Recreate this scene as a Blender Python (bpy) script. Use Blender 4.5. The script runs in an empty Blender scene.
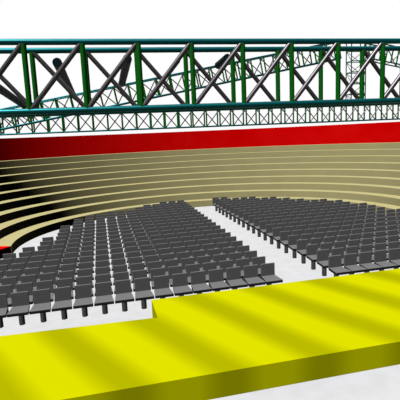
import bpy, bmesh, math, random
from mathutils import Vector, Matrix
random.seed(4)
scn = bpy.context.scene
COL = scn.collection
PI = math.pi

# ------------------------------------------------------------------ camera
F, YAW, PITCH, ROLL = 426.775, 0.2270, 0.1497, -0.0433
CAM = Vector((-5.2253, -12.8434, 5.2848))
cy, sy, cp, sp = math.cos(YAW), math.sin(YAW), math.cos(PITCH), math.sin(PITCH)
fwd = Vector((sy * cp, cy * cp, -sp))
right = Vector((cy, -sy, 0))
up = right.cross(fwd)
cr, sr = math.cos(ROLL), math.sin(ROLL)
r2 = right * cr + up * sr
u2 = up * cr - right * sr
cd = bpy.data.cameras.new('camera')
cd.sensor_width = 36
cd.sensor_fit = 'HORIZONTAL'
cd.lens = F / 400 * 36
cd.clip_end = 300
cam = bpy.data.objects.new('camera', cd)
COL.objects.link(cam)
cam.matrix_world = Matrix(((r2.x, u2.x, -fwd.x, CAM.x), (r2.y, u2.y, -fwd.y, CAM.y),
                           (r2.z, u2.z, -fwd.z, CAM.z), (0, 0, 0, 1)))
scn.camera = cam


# --------------------------------------------------------------- materials
def mat(name, c, rough=.6, spec=.2, metal=0.0):
    m = bpy.data.materials.new(name)
    m.use_nodes = True
    b = m.node_tree.nodes['Principled BSDF']
    b.inputs['Base Color'].default_value = (*c, 1)
    b.inputs['Roughness'].default_value = rough
    b.inputs['Specular IOR Level'].default_value = spec
    b.inputs['Metallic'].default_value = metal
    return m


def ramp_mat(name, c0, c1, kind, scale, rough=.7, spec=.1, rot=0.0, dist=2.0, p0=.3, p1=.7, detail=2.0, phase=0.0):
    m = mat(name, c0, rough, spec)
    nt = m.node_tree
    b = nt.nodes['Principled BSDF']
    tc = nt.nodes.new('ShaderNodeTexCoord')
    mp = nt.nodes.new('ShaderNodeMapping')
    mp.inputs['Rotation'].default_value = (0, 0, rot)
    nt.links.new(tc.outputs['Object'], mp.inputs['Vector'])
    if kind == 'wave':
        t = nt.nodes.new('ShaderNodeTexWave')
        t.inputs['Distortion'].default_value = dist
        t.inputs['Detail'].default_value = detail
        t.inputs['Detail Scale'].default_value = .6
        t.inputs['Phase Offset'].default_value = phase
    else:
        t = nt.nodes.new('ShaderNodeTexNoise')
        t.inputs['Detail'].default_value = detail
    t.inputs['Scale'].default_value = scale
    nt.links.new(mp.outputs['Vector'], t.inputs['Vector'])
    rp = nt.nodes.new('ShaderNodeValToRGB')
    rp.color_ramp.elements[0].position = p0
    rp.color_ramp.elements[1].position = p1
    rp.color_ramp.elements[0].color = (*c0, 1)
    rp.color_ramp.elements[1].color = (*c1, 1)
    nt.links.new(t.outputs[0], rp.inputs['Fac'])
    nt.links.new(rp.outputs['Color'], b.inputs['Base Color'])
    return m


M_FLOOR = ramp_mat('white_floor', (.142, .142, .144), (.151, .151, .153), 'noise', 2.2, p0=.35, p1=.6, detail=4, spec=.0)
M_TIER = ramp_mat('tan_step', (.114, .102, .048), (.122, .110, .053), 'noise', .8, spec=.0)
M_RED = ramp_mat('red_wall', (.20, .0, .0), (.215, .001, .001), 'noise', .5, spec=.0)
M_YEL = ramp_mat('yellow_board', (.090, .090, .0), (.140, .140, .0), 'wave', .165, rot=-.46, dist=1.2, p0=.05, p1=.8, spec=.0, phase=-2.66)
M_SEAT = ramp_mat('grey_seat', (.040, .040, .041), (.044, .044, .045), 'noise', 9, rough=.6, spec=.03)
M_BACK_SHADE = ramp_mat('shaded_back_front', (.027, .027, .0275), (.030, .030, .0305), 'noise', 9, rough=.8, spec=.0)  # darker copy of the seat grey: front-face shade put into the colour
M_PAN = mat('black_pan', (.004, .004, .0045), .6, .03)
M_LEG = mat('charcoal_pedestal', (.019, .019, .0195), .6, .05)
M_POST = mat('green_steel', (.0008, .033, .0015), .6, .02)
M_BRACE = mat('grey_steel', (.022, .019, .021), .38, .3, .45)
M_CHORD = mat('teal_steel', (.0006, .042, .046), .42, .1, .6)
M_BEAM = mat('dark_teal_steel', (.0005, .0035, .0045), .6, .02)


# ----------------------------------------------------------------- helpers
def obj(name, bm, m, parent=None, smooth=False, fix=True):
    me = bpy.data.meshes.new(name)
    if fix:
        bmesh.ops.recalc_face_normals(bm, faces=bm.faces)
    bm.to_mesh(me)
    bm.free()
    for x in (m if isinstance(m, (list, tuple)) else [m]):
        me.materials.append(x)
    if smooth:
        for p in me.polygons:
            p.use_smooth = True
    o = bpy.data.objects.new(name, me)
    COL.objects.link(o)
    if parent:
        o.parent = parent
    return o


def thing(name, label, cat, loc=(0, 0, 0), group=None):
    o = bpy.data.objects.new(name, None)
    o.empty_display_size = .2
    COL.objects.link(o)
    o.location = loc
    tag(o, label, cat, group)
    return o


def tag(o, label, cat, group=None, kind=None):
    o['label'] = label
    o['category'] = cat
    if group:
        o['group'] = group
    if kind:
        o['kind'] = kind
    return o


def prism(bm, pts, z0, z1):
    lo = [bm.verts.new((x, y, z0)) for x, y in pts]
    hi = [bm.verts.new((x, y, z1)) for x, y in pts]
    n = len(pts)
    fs = [bm.faces.new(hi), bm.faces.new(lo[::-1])]
    for i in range(n):
        fs.append(bm.faces.new((lo[i], lo[(i + 1) % n], hi[(i + 1) % n], hi[i])))
    return fs


def bevel(bm, w, seg=2):
    bmesh.ops.bevel(bm, geom=bm.edges[:], offset=w, segments=seg, affect='EDGES', profile=.5)


def tube(bm, a, b, r, n=10, caps=True):
    a, b = Vector(a), Vector(b)
    d = (b - a).normalized()
    s = d.cross(Vector((0, 0, 1)))
    if s.length < 1e-3:
        s = Vector((1, 0, 0))
    s.normalize()
    t = d.cross(s)
    ra, rb = [], []
    for i in range(n):
        w = 2 * PI * i / n
        o = (s * math.cos(w) + t * math.sin(w)) * r
        ra.append(bm.verts.new(a + o))
        rb.append(bm.verts.new(b + o))
    for i in range(n):
        f = bm.faces.new((ra[i], ra[(i + 1) % n], rb[(i + 1) % n], rb[i]))
        f.smooth = True
    if caps:
        bm.faces.new([bm.verts.new(v.co) for v in ra[::-1]])     # own vertices keep the rim crisp
        bm.faces.new([bm.verts.new(v.co) for v in rb])


def tube_obj(name, a, b, r, m, parent, n=12):
    bm = bmesh.new()
    tube(bm, a, b, r, n)
    return obj(name, bm, m, parent)


def proj(p):
    d = Vector(p) - CAM
    z = d.dot(fwd)
    return 200 + F * d.dot(r2) / z, 200 - F * d.dot(u2) / z, z


# ----------------------------------------------------------------- setting
bm = bmesh.new()
prism(bm, [(-32, -26), (32, -26), (32, 26), (-32, 26)], -.2, 0)
fl = obj('floor', bm, M_FLOOR)
fl['kind'] = 'structure'

OX, OY, R1, AR, TD, TH = .9929, 9.2021, 10.65, .8226, .9137, .4545


def ell(r, th):
    return OX + r * math.cos(th), OY + r * AR * math.sin(th)


def ring(profile, t0, t1, n, skew=False):
    """sweep a closed (radius, z) profile along the arena's ellipse"""
    bm = bmesh.new()
    rows = []
    for i in range(n + 1):
        th = t0 + (t1 - t0) * i / n
        w = max(0, i / n - .97) / .03 if skew else 0
        rows.append([bm.verts.new((*ell(r, th - w * math.radians(2.6 * min(1, (r - R1) / TD))), z)) for r, z in profile])
    k = len(profile)
    for i in range(n):
        for j in range(k):
            bm.faces.new((rows[i][j], rows[i + 1][j], rows[i + 1][(j + 1) % k], rows[i][(j + 1) % k]))
    bm.faces.new(rows[0])
    bm.faces.new(rows[-1][::-1])
    return bm


T0, T1 = math.radians(-28), math.radians(183.9)
grand = thing('grandstand', 'curved tan grandstand of nine bare steps below the red wall', 'grandstand', (OX, OY + R1 * AR, 0))
gi = Matrix.Translation(-Vector(grand.location))
for i in range(9):
    r_in, z1 = R1 + i * TD, (i + 1) * TH
    r_out = R1 + (i + 1) * TD if i < 8 else R1 + 9 * TD - .005
    b = ring([(r_in, i * TH), (r_in, z1), (r_out, z1), (r_out, i * TH)], T0, T1, 190, True)
    bmesh.ops.transform(b, matrix=gi, verts=b.verts)
    obj('tier', b, M_TIER, grand)
wall = obj('wall_back', ring([(R1 + 9 * TD, 0), (R1 + 9 * TD, 5.6956), (R1 + 9 * TD + .35, 5.6956), (R1 + 9 * TD + .35, 0)],
                             T0, T1, 190), M_RED)
wall['kind'] = 'structure'

# red landing that carries on from the end of the lowest step
bm = bmesh.new()
prism(bm, [(-9.636, 8.598), (-10.02, 8.09), (-10.9, 6.9), (-11.9, 7.3), (-10.60, 8.93)], 0, TH)
landing = obj('stair_landing', bm, M_RED)
tag(landing, 'red landing at the left end of the lowest tan step', 'landing')

# yellow stage with a notch on its audience side
SZ = .55
bm = bmesh.new()
prism(bm, [(-13.5, -5.12), (9.5, -5.12), (9.5, -.82), (-4.037, -.772), (-4.037, -2.094), (-4.166, -2.051), (-13.5, -1.642)], 0, SZ)
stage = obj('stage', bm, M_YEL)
tag(stage, 'bright yellow stage platform with a notched front edge facing the seats', 'stage')

# ------------------------------------------------------------------ chairs
C, RP, AX = .6, .82, 2.5052
SEAT_TOP, BACK_TOP = .545, .954


def seat_bm():
    bm = bmesh.new()
    prism(bm, [(-.288, -.45), (.288, -.45), (.238, .10), (-.238, .10)], .525, SEAT_TOP)
    bevel(bm, .006)
    return bm


def pan_bm():
    bm = bmesh.new()
    prism(bm, [(-.288, -.45), (.288, -.45), (.238, .15), (-.238, .15)], .45, .525)
    bevel(bm, .006)
    return bm


def back_bm():
    bm = bmesh.new()
    prism(bm, [(-.243, .098), (.243, .098), (.243, .158), (-.243, .158)], .526, BACK_TOP)
    for v in bm.verts:                     # the back leans a touch
        if v.co.z > .9:
            v.co.y += .005
    bevel(bm, .007)
    bmesh.ops.recalc_face_normals(bm, faces=bm.faces)
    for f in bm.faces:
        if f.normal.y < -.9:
            f.material_index = 1  # painted shade on the face towards the stage
    return bm


def ped_bm():
    bm = bmesh.new()
    tube(bm, (0, .035, 0), (0, .035, .451), .086, 14)
    return bm


ORD = ['', 'first', 'second', 'third', 'fourth', 'fifth', 'sixth', 'seventh', 'eighth', 'ninth', 'tenth', 'eleventh',
       'twelfth', 'thirteenth', 'fourteenth', 'fifteenth', 'sixteenth', 'seventeenth', 'eighteenth', 'nineteenth', 'twentieth']
L_MAX = [20, 20, 20, 19, 19, 18, 17, 17, 17, 16, 16, 15, 13, 10, 8, 7]
R_MAX = [20, 20, 19, 19, 19, 18, 18, 17, 16, 15, 15, 14, 12, 9]
spots = []
for side, mx in (('left', L_MAX), ('right', R_MAX)):
    for k, m in enumerate(mx):
        for n in range(1, m + 1):
            x = -k * C if side == 'left' else AX + k * C
            y = (n - 1) * RP
            best = 0
            for dx in (-.27, 0, .27):
                for z in (0, .5, .95):
                    q = proj((x + dx, y + (0.1 if z > .6 else -.2), z))
                    if 0 < q[0] < 400 and 0 < q[1] < 400:
                        best = max(best, 1)
            if best:
                spots.append((proj((x, y, .6))[2], side, k, n, x, y))
spots.sort()


def chair_label(side, k, n):
    row = 'front' if n == 1 else ORD[n]
    end = 'right' if side == 'left' else 'left'
    seat = 'aisle seat' if k == 0 else ORD[k + 1] + ' seat from the aisle'
    return 'grey pedestal chair in the %s row of the %s block, %s' % (row, side, seat)


proto = None
for d, side, k, n, x, y in spots[:300]:
    grp = 'pedestal chairs in the %s block' % side
    if proto is None:
        proto = thing('auditorium_chair', chair_label(side, k, n), 'chair', (x, y, 0), grp)
        obj('seat', seat_bm(), M_SEAT, proto)
        obj('seat_pan', pan_bm(), M_PAN, proto)['label'] = 'black seat pan'
        obj('backrest', back_bm(), [M_SEAT, M_BACK_SHADE], proto)
        obj('pedestal', ped_bm(), M_LEG, proto)
        kids = list(proto.children)
    else:
        r = proto.copy()
        COL.objects.link(r)
        r.location = (x, y, 0)
        tag(r, chair_label(side, k, n), 'chair', grp)
        for ch in kids:
            c = ch.copy()
            COL.objects.link(c)
            c.parent = r
# the farther chairs, past the first 300
bm = bmesh.new()
for d, side, k, n, x, y in spots[300:]:
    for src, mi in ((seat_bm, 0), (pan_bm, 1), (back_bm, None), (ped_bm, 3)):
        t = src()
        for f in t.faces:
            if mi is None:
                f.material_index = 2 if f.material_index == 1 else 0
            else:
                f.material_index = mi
        bmesh.ops.translate(t, vec=(x, y, 0), verts=t.verts)
        me = bpy.data.meshes.new('tmp')
        t.to_mesh(me)
        t.free()
        bm.from_mesh(me)
        bpy.data.meshes.remove(me)
rest = obj('auditorium_chairs', bm, [M_SEAT, M_PAN, M_BACK_SHADE, M_LEG])
tag(rest, 'mass of grey pedestal chairs in the far rows below the tan steps', 'chairs', kind='stuff')

# ------------------------------------------------------------------ trusses
TA, BAY, DW, HT = -.0417, 1.436, 1.0859, 1.72
U = Vector((math.cos(TA), math.sin(TA), 0))
V = Vector((-math.sin(TA), math.cos(TA), 0))
Q0 = Vector((-14.1553, 31.6768, 6.19))
P0 = Vector((-2.5585, -1.092, 6.085))


def truss(name, label, origin, along, upv, k0, k1, rc=.07, rp=.063, rb=.06, bay=BAY, ht=HT, base=None, sides='box', group=None):
    """box truss: two faces of posts, '/' braces in the near face and '\\' in the far one"""
    at = lambda k, f, h: origin + along * (bay * k) + V * (DW * f) + upv * (ht * h)
    loc = at((k0 + k1) / 2, .5, 0)
    t = thing(name, label, 'truss', loc, group)
    P = lambda k, f, h: at(k, f, h) - loc
    for f in (0, 1):
        tube_obj('bottom_chord', P(k0 - .05, f, 0), P(k1 + .05, f, 0), rc, M_CHORD, t, 20)
        tube_obj('top_chord', P(k0 - .05, f, 1), P(k1 + .05, f, 1), rc, M_CHORD, t, 20)
        for k in range(k0, k1 + 1):
            tube_obj('post', P(k, f, 0), P(k, f, 1), rp, M_POST, t)
        for k in range(k0, k1):
            a, b = (P(k, f, 0), P(k + 1, f, 1)) if f == 0 else (P(k + 1, f, 0), P(k, f, 1))
            tube_obj('brace', a, b, rb, M_BRACE, t)
    for k in range(k0, k1 + 1):
        tube_obj('cross_tie', P(k, 0, 0), P(k, 1, 0), .03, M_POST, t, 8)
    return t


Z = Vector((0, 0, 1))
truss('roof_truss', 'large near roof truss with teal chords and green posts crossing above the seats', P0, U, Z, -6, 8,
      rc=.078, rp=.07, rb=.066)
truss('roof_truss', 'thin distant horizontal roof truss running just above the red wall', Q0, U, Z, -4, 36,
      rc=.075, rp=.082, rb=.055)
S1 = .1768
along = (U + Z * S1).normalized()
perp = (Z - U * S1).normalized()
L0 = Q0.copy()
L0.z = 6.70
truss('rafter_truss', 'long inclined rafter truss climbing from lower left behind the near truss', L0 + along * (BAY * -.1), along, perp, -2, 25,
      rc=.075, rp=.082, rb=.055, ht=1.78)
S2 = -.19
along2 = (U + Z * S2).normalized()
perp2 = (Z - U * S2).normalized()
R0 = Q0 + U * (BAY * 26.75)
R0.z = 12.92
truss('rafter_truss', 'inclined rafter truss descending to the right beyond the lattice mast', R0, along2, perp2, 0, 9,
      rc=.075, rp=.082, rb=.055, ht=1.78)

# lattice mast between the two rafters
MB = Q0 + U * (BAY * 25.4)
MB.z = 6.19 + HT
MW, MHT, STEP = BAY * 1.19, 7.0, 1.17
mast = thing('lattice_mast', 'upright teal lattice mast standing on the distant truss at right', 'mast', MB)
c = [Vector((0, 0, 0)), U * MW, U * MW + V * DW, V * DW]
for p in c:
    tube_obj('leg', p, p + Z * MHT, .06, M_CHORD, mast)
nst = int(MHT / STEP)
for i in range(nst + 1):
    z = Z * (STEP * i + .02)
    for j in range(4):
        if j == 0:
            tube_obj('rung', c[j] + z, c[(j + 1) % 4] + z, .06, M_POST, mast, 8)
        else:
            tube_obj('rung', c[j] + z, c[(j + 1) % 4] + z, .045, M_POST, mast, 8)
        if i < nst:
            a, b = (j, (j + 1) % 4) if j % 2 == 0 else ((j + 1) % 4, j)
            tube_obj('brace', c[a] + z, c[b] + z + Z * STEP, .036, M_BRACE, mast, 8)

# round roof beams that rest on the rafter and run towards the near side
BD = Vector((-.0127, -.9988, .048))
for (x, y, z), lab, ln, r in (
        ((-11.818, 31.58, 8.85), 'dark round roof beam lowest at the far left end', 15, .30),
        ((-7.261, 31.39, 9.80), 'dark round roof beam second from the left on the climbing rafter', 13.6, .31),
        ((-2.461, 31.19, 10.70), 'teal round roof beam in the middle of the climbing rafter', 10.4, .34),
        ((2.36, 30.99, 11.50), 'thin dark roof rod right of the thick teal beam', 5.6, .06),
        ((7.353, 30.78, 12.30), 'short teal roof beam stub highest on the climbing rafter', 3.4, .36)):
    a = Vector((x, y, z))
    tg = thing('roof_beam', lab, 'beam', a, 'round roof beams on the climbing rafter')
    tg['kind'] = 'thing'
    tg.location = a + BD * .1
    tube_obj('beam_tube', BD * .05, BD * ln, r, M_BEAM, tg, 20)
    bm = bmesh.new()
    tube(bm, BD * 0, BD * .06, r * 1.06, 20)
    obj('end_plate', bm, M_BEAM, tg)

# -------------------------------------------------------------------- light
sd = bpy.data.lights.new('sun', 'SUN')
sd.energy = 6 * PI
sd.angle = .02
sd.use_shadow = False
so = bpy.data.objects.new('sun', sd)
COL.objects.link(so)
LV = Vector((-.325, -.31, .88)).normalized()
so.rotation_euler = LV.to_track_quat('Z', 'Y').to_euler()
so.location = LV * 30

w = bpy.data.worlds.new('sky')
scn.world = w
w.use_nodes = True
nt = w.node_tree
bg = nt.nodes['Background']
tc = nt.nodes.new('ShaderNodeTexCoord')
sx = nt.nodes.new('ShaderNodeSeparateXYZ')
nt.links.new(tc.outputs['Generated'], sx.inputs[0])
mr = nt.nodes.new('ShaderNodeMapRange')
mr.interpolation_type = 'SMOOTHSTEP'
mr.inputs['From Min'].default_value = .34
mr.inputs['From Max'].default_value = .62
nt.links.new(sx.outputs['Y'], mr.inputs['Value'])
mx = nt.nodes.new('ShaderNodeMix')
mx.data_type = 'RGBA'
mx.inputs[6].default_value = (.012, .012, .014, 1)
mx.inputs[7].default_value = (1, 1, 1, 1)
nt.links.new(mr.outputs['Result'], mx.inputs[0])
nt.links.new(mx.outputs[2], bg.inputs['Color'])
bg.inputs['Strength'].default_value = 1.0

scn.cycles.max_bounces = 2
scn.cycles.diffuse_bounces = 0
scn.cycles.glossy_bounces = 1
vs = scn.view_settings
vs.view_transform = 'Standard'
vs.look = 'None'
vs.exposure = 0
vs.gamma = 1
vs.use_curve_mapping = False
